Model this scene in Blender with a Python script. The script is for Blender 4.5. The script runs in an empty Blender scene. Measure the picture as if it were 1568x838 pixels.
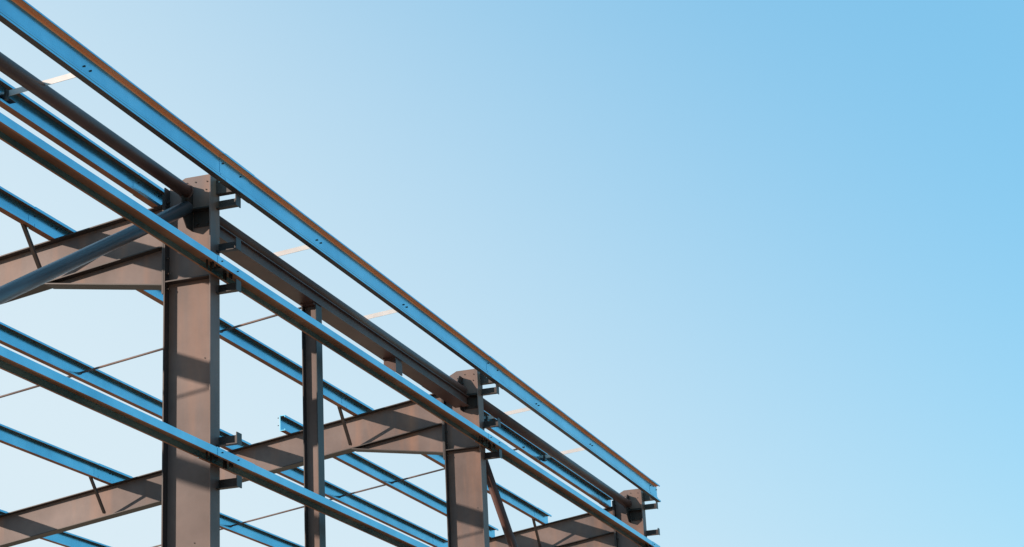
import bpy, bmesh, math, random
from mathutils import Vector, Matrix
random.seed(4)
sc=bpy.context.scene
sc.view_settings.view_transform='Standard'
sc.view_settings.look='None'
sc.view_settings.exposure=0
CAMZ=1.6

# ---------------- materials ----------------
def nodes(name):
    m=bpy.data.materials.new(name); m.use_nodes=True
    nt=m.node_tree; b=nt.nodes['Principled BSDF']
    return m,nt,b
def ramp(nt,fac,stops):
    r=nt.nodes.new('ShaderNodeValToRGB')
    e=r.color_ramp.elements
    e[0].position=stops[0][0]; e[0].color=(*stops[0][1],1)
    e[1].position=stops[-1][0]; e[1].color=(*stops[-1][1],1)
    for p,c in stops[1:-1]:
        x=e.new(p); x.color=(*c,1)
    nt.links.new(fac,r.inputs[0]); return r.outputs[0]
def noise(nt,scale,detail=6,rough=.6,vscale=(1,1,1)):
    tc=nt.nodes.new('ShaderNodeTexCoord'); mp=nt.nodes.new('ShaderNodeMapping')
    mp.inputs['Scale'].default_value=vscale
    n=nt.nodes.new('ShaderNodeTexNoise'); n.inputs['Scale'].default_value=scale
    n.inputs['Detail'].default_value=detail; n.inputs['Roughness'].default_value=rough
    nt.links.new(tc.outputs['Object'],mp.inputs[0]); nt.links.new(mp.outputs[0],n.inputs['Vector'])
    return n.outputs['Fac']
def mixc(nt,f,a,b,mode='MIX'):
    m=nt.nodes.new('ShaderNodeMix'); m.data_type='RGBA'; m.blend_type=mode
    if isinstance(f,float): m.inputs[0].default_value=f
    else: nt.links.new(f,m.inputs[0])
    for i,v in ((6,a),(7,b)):
        if isinstance(v,tuple): m.inputs[i].default_value=(*v,1)
        else: nt.links.new(v,m.inputs[i])
    return m.outputs[2]
def steel(name,cols,metal,rough,streak=.35,rust=(.25,.09,.04),fine=.06,vs=(1,1,.12),spec=.5):
    m,nt,b=nodes(name)
    c1=ramp(nt,noise(nt,1.3,5,.55),[(.3,cols[0]),(.5,cols[1]),(.7,cols[2])])
    s=ramp(nt,noise(nt,4,4,.5,vs),[(.5,(0,0,0)),(.8,(1,1,1))])
    mm=nt.nodes.new('ShaderNodeMath'); mm.operation='MULTIPLY'; mm.inputs[1].default_value=streak
    nt.links.new(s,mm.inputs[0])
    c2=mixc(nt,mm.outputs[0],c1,rust)
    f=ramp(nt,noise(nt,8,3,.5),[(.35,(1-fine,)*3),(.7,(1+fine,)*3)])
    c3=mixc(nt,1.0,c2,f,'MULTIPLY')
    nt.links.new(c3,b.inputs['Base Color'])
    b.inputs['Metallic'].default_value=metal
    b.inputs['Specular IOR Level'].default_value=spec
    rr=nt.nodes.new('ShaderNodeMapRange'); rr.inputs[3].default_value=rough-.05; rr.inputs[4].default_value=rough+.06
    nt.links.new(noise(nt,2,2,.5),rr.inputs[0]); nt.links.new(rr.outputs[0],b.inputs['Roughness'])
    return m
M_BROWN=steel('primed_steel',[(.10,.069,.062),(.142,.100,.090),(.19,.137,.122)],0.0,.5,.5,(.34,.16,.09),.04,spec=.3)
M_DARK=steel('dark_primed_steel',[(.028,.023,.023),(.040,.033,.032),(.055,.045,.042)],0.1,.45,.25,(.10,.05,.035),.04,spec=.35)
M_TUBE=steel('tube_steel',[(.060,.029,.025),(.080,.040,.034),(.105,.054,.045)],0.0,.42,.3,(.13,.055,.035),.04,spec=.3)
M_TUBE2=steel('grey_tube_steel',[(.035,.038,.044),(.045,.05,.06),(.06,.065,.075)],0.3,.34,.15,(.1,.06,.05),.04)
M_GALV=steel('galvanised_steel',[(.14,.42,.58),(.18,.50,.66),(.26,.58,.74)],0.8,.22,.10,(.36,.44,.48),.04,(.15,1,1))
M_UNDER_BOUNCE=steel('underside_steel_ground_bounce',[(.19,.085,.05),(.27,.125,.075),(.36,.18,.11)],0.0,.65,.35,(.45,.19,.09),.05,(.15,1,1),spec=.12)  # brown reflection of the ground, put into the colour of galvanised undersides
M_ORANGE_BOUNCE=steel('orange_ground_bounce',[(.82,.34,.16),(.86,.38,.19),(.88,.43,.24)],0.0,.7,.15,(.75,.3,.12),.0,(.15,1,1),spec=.1)  # warm ground bounce painted as orange colour under the eave top flange
M_ZINC=steel('pale_zinc_steel',[(.40,.38,.37),(.50,.48,.47),(.58,.56,.55)],0.1,.5,.15,(.42,.30,.24))
M_BOLT=steel('bolt_steel',[(.018,.018,.018),(.03,.028,.027),(.045,.04,.036)],0.3,.5,.2,spec=.3)

root=bpy.data.objects.new('steel_frame_building',None); sc.collection.objects.link(root)
root.location=(0,0,CAMZ)

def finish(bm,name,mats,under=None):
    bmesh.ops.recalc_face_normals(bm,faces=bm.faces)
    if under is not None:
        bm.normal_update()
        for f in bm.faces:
            if f.material_index==0 and f.normal.z<-.9 : f.material_index=under  # downward faces take the colour with the ground reflection painted in
    me=bpy.data.meshes.new(name); bm.to_mesh(me); bm.free()
    for m in (mats if isinstance(mats,list) else [mats]): me.materials.append(m)
    o=bpy.data.objects.new(name,me); sc.collection.objects.link(o); o.parent=root
    return o
def add_prism(bm,poly,vec,mi=0):
    a=[bm.verts.new(p) for p in poly]; b=[bm.verts.new(Vector(p)+Vector(vec)) for p in poly]
    n=len(a); fs=[bm.faces.new(a),bm.faces.new(b[::-1])]
    for i in range(n): fs.append(bm.faces.new((a[i],b[i],b[(i+1)%n],a[(i+1)%n])))
    for f in fs: f.material_index=mi
def add_box(bm,x0,x1,y0,y1,z0,z1,mi=0):
    add_prism(bm,[(x0,y0,z0),(x0,y1,z0),(x0,y1,z1),(x0,y0,z1)],(x1-x0,0,0),mi)
def add_bar(bm,p0,p1,w,h,up=(0,0,1),mi=0):
    p0=Vector(p0);p1=Vector(p1); d=(p1-p0).normalized(); s=d.cross(Vector(up)).normalized(); u=s.cross(d)
    poly=[p0+s*(w/2*i)+u*(h/2*j) for i,j in ((-1,-1),(1,-1),(1,1),(-1,1))]
    add_prism(bm,poly,p1-p0,mi)
def add_tube(bm,p0,p1,r,seg=24,mi=0):
    p0=Vector(p0);p1=Vector(p1); d=(p1-p0).normalized()
    s=d.orthogonal().normalized(); u=s.cross(d)
    n0=len(bm.faces)
    add_prism(bm,[p0+s*(r*math.cos(2*math.pi*i/seg))+u*(r*math.sin(2*math.pi*i/seg)) for i in range(seg)],p1-p0,mi)
    bm.faces.ensure_lookup_table()
    for f in bm.faces[n0:]:
        if len(f.verts)==4 and seg>8: f.smooth=True
def add_bolt(bm,p,axis,r=.009,l=.018,mi=0):
    p=Vector(p);a=Vector(axis).normalized()
    add_tube(bm,p-a*.004,p+a*l,r,6,mi)
def cprof(b,h,c,t):
    return [(0,0),(b,0),(b,c),(b-t,c),(b-t,t),(t,t),(t,h-t),(b-t,h-t),(b-t,h-c),(b,h-c),(b,h),(0,h)]
def csleeve(b,h,c,t,g=.003):
    return [(u-g,v-g) for u,v in cprof(b+2*g,h+2*g,c+2*g,t+2*g)]

OFFS=8.015
def raf_top(y): return OFFS-.138*y

COLS=[1.0,8.5,15.945,23.375,31.295]
YI=8.47
YEND=22.0
# ---------------- columns ----------------
for ci,xc in enumerate(COLS):
    bm=bmesh.new(); hw=.095
    add_box(bm,xc-hw,xc+hw,8.0,8.012,-1.6,7.08)
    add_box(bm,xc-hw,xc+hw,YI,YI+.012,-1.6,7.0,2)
    add_prism(bm,[(xc-.004,8.012,-1.6),(xc-.004,8.012,7.1),(xc-.004,8.31,7.1),(xc-.004,YI,7.02),(xc-.004,YI,-1.6)],(.008,0,0))
    for z in (6.06,):
        add_box(bm,xc-hw+.004,xc-.005,8.013,YI-.001,z,z+.012,2)
        add_box(bm,xc+.005,xc+hw-.004,8.013,YI-.001,z,z+.012,2)
    add_box(bm,xc-hw-.003,xc+hw+.003,YI+.0125,YI+.03,5.95,6.93,2)
    for z in (6.0,6.15,6.3,6.55,6.72,6.86):
        add_bolt(bm,(xc-.06,YI,z),(0,-1,0),.012,.03,1)
    for (y,z) in ((8.08,7.03),(8.2,7.04),(8.09,6.95),(8.3,7.0)):
        add_bolt(bm,(xc-.004,y,z),(-1,0,0),.007,.008,1)
    for (y,z) in ((8.10,5.3),(8.37,4.55),(8.2,3.6)):
        add_bolt(bm,(xc-.004,y,z),(-1,0,0),.006,.006,1)
    finish(bm,'column',[M_BROWN,M_BOLT,M_DARK])
    bm=bmesh.new()
    for z in (6.80,6.37,5.965,4.515,4.12,2.75,2.35):
        x0=xc+hw-.02
        add_box(bm,x0,x0+.008,7.80,7.999,z-.045,z+.045)
        add_box(bm,x0-.06,x0-.0005,7.795,7.9985,z-.048,z-.040)
        add_box(bm,x0-.07,x0+.03,7.785,7.794,z-.05,z+.055)
        add_bolt(bm,(x0+.008,7.86,z+.01),(1,0,0),.010,.02,1)
        add_bolt(bm,(x0+.008,7.93,z-.01),(1,0,0),.010,.02,1)
    finish(bm,'girt_cleats',[M_DARK,M_BOLT])
    bm=bmesh.new()
    for s in (-1,1):
        add_prism(bm,[(xc+s*.006,8.226,6.55),(xc+s*.006,8.226,7.0),(xc+s*.12,8.226,7.0),(xc+s*.22,8.226,6.88),(xc+s*.22,8.226,6.66),(xc+s*.12,8.226,6.55)],(0,.01,0))
        add_box(bm,min(xc+s*.006,xc+s*.09),max(xc+s*.006,xc+s*.09),8.02,8.225,6.735,6.745)
    add_box(bm,xc-.013,xc-.0045,8.03,8.215,6.58,6.78)
    for y,z in ((8.06,6.61),(8.17,6.61),(8.06,6.75),(8.17,6.75)):
        add_bolt(bm,(xc-.013,y,z),(-1,0,0),.012,.02)
    for x,z in ((-.08,6.9),(-.08,6.75),(-.16,6.82)):
        add_bolt(bm,(xc+x,8.226,z),(0,-1,0),.013,.03)
    finish(bm,'gusset_plates',[M_BOLT])

# ---------------- rafters ----------------
DEP=.41
for ci,xc in enumerate(COLS):
    bm=bmesh.new(); y0=YI+.031; hw=.085
    top0=raf_top(y0); topE=raf_top(YEND)
    add_prism(bm,[(xc-.004,y0,top0-.01),(xc-.004,YEND,topE-.01),(xc-.004,YEND,topE-DEP),(xc-.004,y0,top0-DEP)],(.008,0,0))
    def fl(ya,za,yb,zb,t=.011,mi=0):
        add_prism(bm,[(xc-hw,ya,za),(xc-hw,yb,zb),(xc-hw,yb,zb-t),(xc-hw,ya,za-t)],(2*hw,0,0),mi)
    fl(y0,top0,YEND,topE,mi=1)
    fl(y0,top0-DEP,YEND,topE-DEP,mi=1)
    yh=9.72; zh=raf_top(yh)-DEP-.011
    add_prism(bm,[(xc-.004,y0,top0-DEP-.011),(xc-.004,yh,zh-.001),(xc-.004,y0,6.05)],(.008,0,0))
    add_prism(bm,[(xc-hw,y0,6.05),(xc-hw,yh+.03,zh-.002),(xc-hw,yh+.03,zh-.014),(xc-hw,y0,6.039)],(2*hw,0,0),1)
    finish(bm,'rafter',[M_BROWN,M_DARK])
for xc in COLS:
    bm=bmesh.new(); hw=.095; zt=raf_top(YEND)
    add_box(bm,xc-hw,xc+hw,YEND+.001,YEND+.013,-1.6,zt)
    add_box(bm,xc-hw,xc+hw,YEND+.4,YEND+.412,-1.6,zt)
    add_box(bm,xc-.004,xc+.004,YEND+.0135,YEND+.3995,-1.6,zt)
    finish(bm,'inner_column',[M_BROWN])

# ---------------- purlins ----------------
PX=.07; PH=.2
PUR=[(8.62,.5),(9.72,.5),(10.66,23.1),(11.5,.5),(13.27,.5),(15.2,.5),(17.1,.5),(19.0,.5),(20.9,.5)]
for (yp,xs) in PUR:
    z0=raf_top(yp)+.008
    bm=bmesh.new()
    add_prism(bm,[(xs,yp-u,z0+v) for u,v in cprof(PX,PH,.022,.004)],(31.55-xs,0,0))
    for xc in COLS:
        if xc<xs: continue
        a0=max(xs-.003,xc-.45)
        add_prism(bm,[(a0,yp-u,z0+v) for u,v in csleeve(PX,PH,.022,.004)],(min(xc+.45,31.553)-a0,0,0))
        add_box(bm,xc-.05,xc+.05,yp+.006,yp+.014,z0-.006,z0+.16,1)
        for dx in (-.35,-.04,.04):
            for dz in (.05,.15):
                add_bolt(bm,(xc+dx,yp-.008,z0+dz),(0,-1,0),.006,.009,1)
    finish(bm,'purlin',[M_GALV,M_BOLT,M_UNDER_BOUNCE],2)

for xr in (4.8,12.1,19.5,26.95):
    bm=bmesh.new()
    ys=[8.62,9.72]+([10.66] if xr>23.5 else [])+[11.5,13.27,15.2,17.1,19.0,20.9]
    for a,b2 in zip(ys[:-1],ys[1:]):
        add_tube(bm,(xr,a-.03,raf_top(a)+.09),(xr,b2+.03,raf_top(b2)+.09),.013,10)
    finish(bm,'sag_rod',[M_BROWN])
for xs in (5.9,10.9,13.25,17.9,20.3,25.15,27.7):
    bm=bmesh.new()
    add_bar(bm,(xs,7.814,7.0),(xs+.0,8.66,6.93),.055,.006)
    add_bar(bm,(xs-.0255,7.814,6.974),(xs-.0255,8.66,6.904),.005,.045)
    add_box(bm,xs-.09,xs+.09,8.52,8.68,6.88,6.888,1)
    add_box(bm,xs-.09,xs-.05,8.50,8.519,6.84,6.93,1)
    finish(bm,'eave_tie_angle',[M_ZINC,M_BOLT])
for xc in COLS:
    bm=bmesh.new()
    for yp in (9.72,13.27,17.1):
        add_bar(bm,(xc-.56,yp-.02,raf_top(yp)+.03),(xc-.075,yp+.03,raf_top(yp)-DEP+.03),.035,.006,(0,1,0))
        add_bar(bm,(xc-.56,yp+.0,raf_top(yp)+.03),(xc-.075,yp+.05,raf_top(yp)-DEP+.03),.006,.035,(0,1,0))
    finish(bm,'fly_brace',[M_DARK])

# ---------------- eave beam ----------------
EB,EH,EC,ET=.062,.270,.018,.014
def eprof(t=.004,g=0):
    b=EB+2*g;h=EH+2*g;c=EC+2*g;ct=ET+2*g;t=t+2*g
    p=[(0,0),(b,0),(b,c),(b-t,c),(b-t,t),(t,t),(t,.055),(t+.010,.067),(t+.010,.085),(t,.097),(t,h-.032),(t,h-t),(b-t,h-t),(b-t,h-ct),(b,h-ct),(b,h),(0,h)]
    return [(u-g,v-g) for u,v in p]
YW=7.808; ZE=6.876
bm=bmesh.new()
add_prism(bm,[(.5,YW-u,ZE+v) for u,v in eprof()],(30.95,0,0))
for xc in COLS:
    a0=xc-.3; b0=min(xc+.32,31.453)
    add_prism(bm,[(a0,YW-u,ZE+v) for u,v in eprof(.004,.003)],(b0-a0,0,0))
    for dx in (-.24,.13):
        for dz in (.04,.2):
            add_bolt(bm,(xc+dx,YW-.006,ZE+dz),(0,-1,0),.008,.012,1)
for xs in (5.9,10.9,13.25,17.9,20.3,25.15,27.7):
    for dx in (-.05,.05):
        add_bolt(bm,(xs+dx,YW-.004,ZE+.14),(0,-1,0),.008,.013,1)
for xc in COLS:
    add_box(bm,xc+.02,xc+.09,YW+.004,7.999,ZE+.02,ZE+.16,3)
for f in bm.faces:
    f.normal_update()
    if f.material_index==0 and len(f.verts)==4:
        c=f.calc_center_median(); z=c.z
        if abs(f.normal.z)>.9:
            if ZE+EH-.012<z<ZE+EH-.001: f.material_index=2  # flange underside gets the painted bounce light
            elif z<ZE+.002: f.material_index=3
        elif abs(f.normal.y)>.9 and z>ZE+EH-.03 and YW-.012<c.y<YW-.0035: f.material_index=2  # upper web band continues the painted orange bounce
finish(bm,'eave_beam',[M_GALV,M_BOLT,M_ORANGE_BOUNCE,M_DARK,M_UNDER_BOUNCE],4)

# ---------------- girts ----------------
def gprof(w=.19,h=.07,c=.02,t=.004,g=0):
    w+=2*g;h+=2*g;c+=2*g;t+=2*g
    p=[(0,0),(w,0),(w,-h),(w-c,-h),(w-c,-h+t),(w-t,-h+t),(w-t,-t),(t,-t),(t,-h+t),(c,-h+t),(c,-h),(0,-h)]
    return [(u-g,v+g) for u,v in p]
for zt in (6.14,4.35,2.57,.8):
    bm=bmesh.new()
    add_prism(bm,[(.5,7.80+u,zt+v) for u,v in gprof()],(30.9,0,0))
    for xc in COLS:
        a0=xc-.35; b0=min(xc+.4,31.403)
        add_prism(bm,[(a0,7.80+u,zt+v) for u,v in gprof(g=.003)],(b0-a0,0,0))
        for dx in (-.3,-.22,.04,.08):
            add_bolt(bm,(xc+dx,7.87,zt-.008),(0,0,-1),.010,.085,1)
            add_bolt(bm,(xc+dx,7.93,zt-.008),(0,0,-1),.010,.085,1)
        for dx in (-.26,.06):
            add_bolt(bm,(xc+dx,7.797,zt-.03),(0,-1,0),.006,.009,1)
        add_box(bm,xc-.09,xc+.09,7.83,7.998,zt-.025,zt-.0115,2)
    finish(bm,'girt',[M_GALV,M_BOLT,M_DARK,M_UNDER_BOUNCE],3)

# ---------------- tubes ----------------
bm=bmesh.new()
for a,b2,z in ((1.0,8.5,6.9),(8.5,15.945,6.905),(15.945,23.375,6.79),(23.375,31.295,6.84)):
    y=8.23 if z!=6.79 else 8.2
    add_tube(bm,(a+.14,y,z),(b2-.14,y,z),.064,28)
    for xe,s in ((a,1),(b2,-1)):
        add_tube(bm,(xe+s*.135,y,z),(xe+s*.148,y,z),.076,28)
finish(bm,'eave_tie_tube',[M_TUBE])
bm=bmesh.new()
x0,x1=16.05,23.27
add_box(bm,x0,x1,8.12,8.31,6.59,6.60)
add_box(bm,x0,x1,8.12,8.31,6.705,6.715)
add_box(bm,x0,x1,8.15,8.158,6.601,6.704)
for x in (18.6,20.9):
    add_box(bm,x-.1,x+.1,8.14,8.29,6.57,6.589)
add_box(bm,20.82,21.02,8.14,8.15,6.42,6.569)
add_box(bm,20.82,20.828,8.151,8.29,6.42,6.569)
finish(bm,'lintel_beam',[M_TUBE])
bm=bmesh.new()
xa,xb=18.52,18.67
add_box(bm,xa,xb,8.12,8.13,-1.6,6.569)
add_box(bm,xa,xb,8.277,8.287,-1.6,6.569)
add_box(bm,18.591,18.599,8.1305,8.2765,-1.6,6.569,1)
finish(bm,'intermediate_post',[M_DARK,M_BROWN])
bm=bmesh.new()
add_tube(bm,(15.80,8.22,6.74),(8.62,8.22,2.6),.064,28)
finish(bm,'wall_brace_tube',[M_TUBE2])
bm=bmesh.new()
add_tube(bm,(23.5,8.23,6.55),(31.2,8.23,-.3),.058,28)
finish(bm,'wall_brace_tube',[M_TUBE])

# ---------------- ground ----------------
bm=bmesh.new(); R=3000
vs=[bm.verts.new((x,y,0)) for x,y in ((-R,-R),(R,-R),(R,R),(-R,R))]; bm.faces.new(vs)
me=bpy.data.meshes.new('ground'); bm.to_mesh(me); bm.free()
g=bpy.data.objects.new('ground',me); sc.collection.objects.link(g)
m,nt,b=nodes('dry_sandy_soil')
c=ramp(nt,noise(nt,.15,10,.6),[(.3,(.42,.27,.17)),(.5,(.52,.34,.21)),(.7,(.60,.41,.27))])
nt.links.new(c,b.inputs['Base Color']); b.inputs['Roughness'].default_value=.95
me.materials.append(m)

# ---------------- light ----------------
sd=Vector((-.70,.66,.27)).normalized()
el=math.asin(sd.z); az=math.atan2(sd.x,sd.y)
L=bpy.data.lights.new('sun','SUN'); L.energy=5.0; L.angle=math.radians(.5); L.color=(1,.81,.67)
lo=bpy.data.objects.new('sun',L); sc.collection.objects.link(lo)
lo.rotation_mode='QUATERNION'; lo.rotation_quaternion=sd.to_track_quat('Z','Y')
lo.location=(-20,20,30)
w=bpy.data.worlds.new('World'); sc.world=w; w.use_nodes=True
nt=w.node_tree; bg=nt.nodes['Background']
s=nt.nodes.new('ShaderNodeTexSky'); s.sky_type='NISHITA'; s.sun_disc=False
s.sun_elevation=el; s.sun_rotation=az%(2*math.pi)
s.air_density=1.0; s.dust_density=1.0; s.ozone_density=1.5
bg.inputs[1].default_value=.15
k=1/.15
tint=mixc(nt,1.0,s.outputs[0],(1.25,1.9,1.65),'MULTIPLY')
azure=mixc(nt,.75,tint,(.22*k,.55*k,.86*k))
# haze thickening toward the sun side and the horizon (world direction)
tc=nt.nodes.new('ShaderNodeTexCoord')
dp=nt.nodes.new('ShaderNodeVectorMath'); dp.operation='DOT_PRODUCT'; dp.inputs[1].default_value=(0,.8,-.72)
nt.links.new(tc.outputs['Generated'],dp.inputs[0])
mr=nt.nodes.new('ShaderNodeMapRange'); mr.interpolation_type='SMOOTHSTEP'
mr.inputs[1].default_value=-.28; mr.inputs[2].default_value=.26; mr.inputs[3].default_value=0; mr.inputs[4].default_value=1
nt.links.new(dp.outputs['Value'],mr.inputs[0])
hz=mixc(nt,mr.outputs[0],azure,(.70*k,.84*k,.92*k))
nt.links.new(hz,bg.inputs[0])

# ---------------- camera ----------------
cd=bpy.data.cameras.new('camera'); co=bpy.data.objects.new('camera',cd); sc.collection.objects.link(co)
cd.sensor_width=36; cd.lens=36*3086/1568; cd.clip_end=10000; cd.clip_start=.05
X=Vector((.32035,-.94613,-.04711)).normalized()
Z=Vector((-.90202,-.28948,-.32020)); Z=(Z-X*Z.dot(X)).normalized(); Y=Z.cross(X)
mt=Matrix((X,Y,Z)).transposed().to_4x4(); mt.translation=(0,0,CAMZ)
co.matrix_world=mt
sc.camera=co
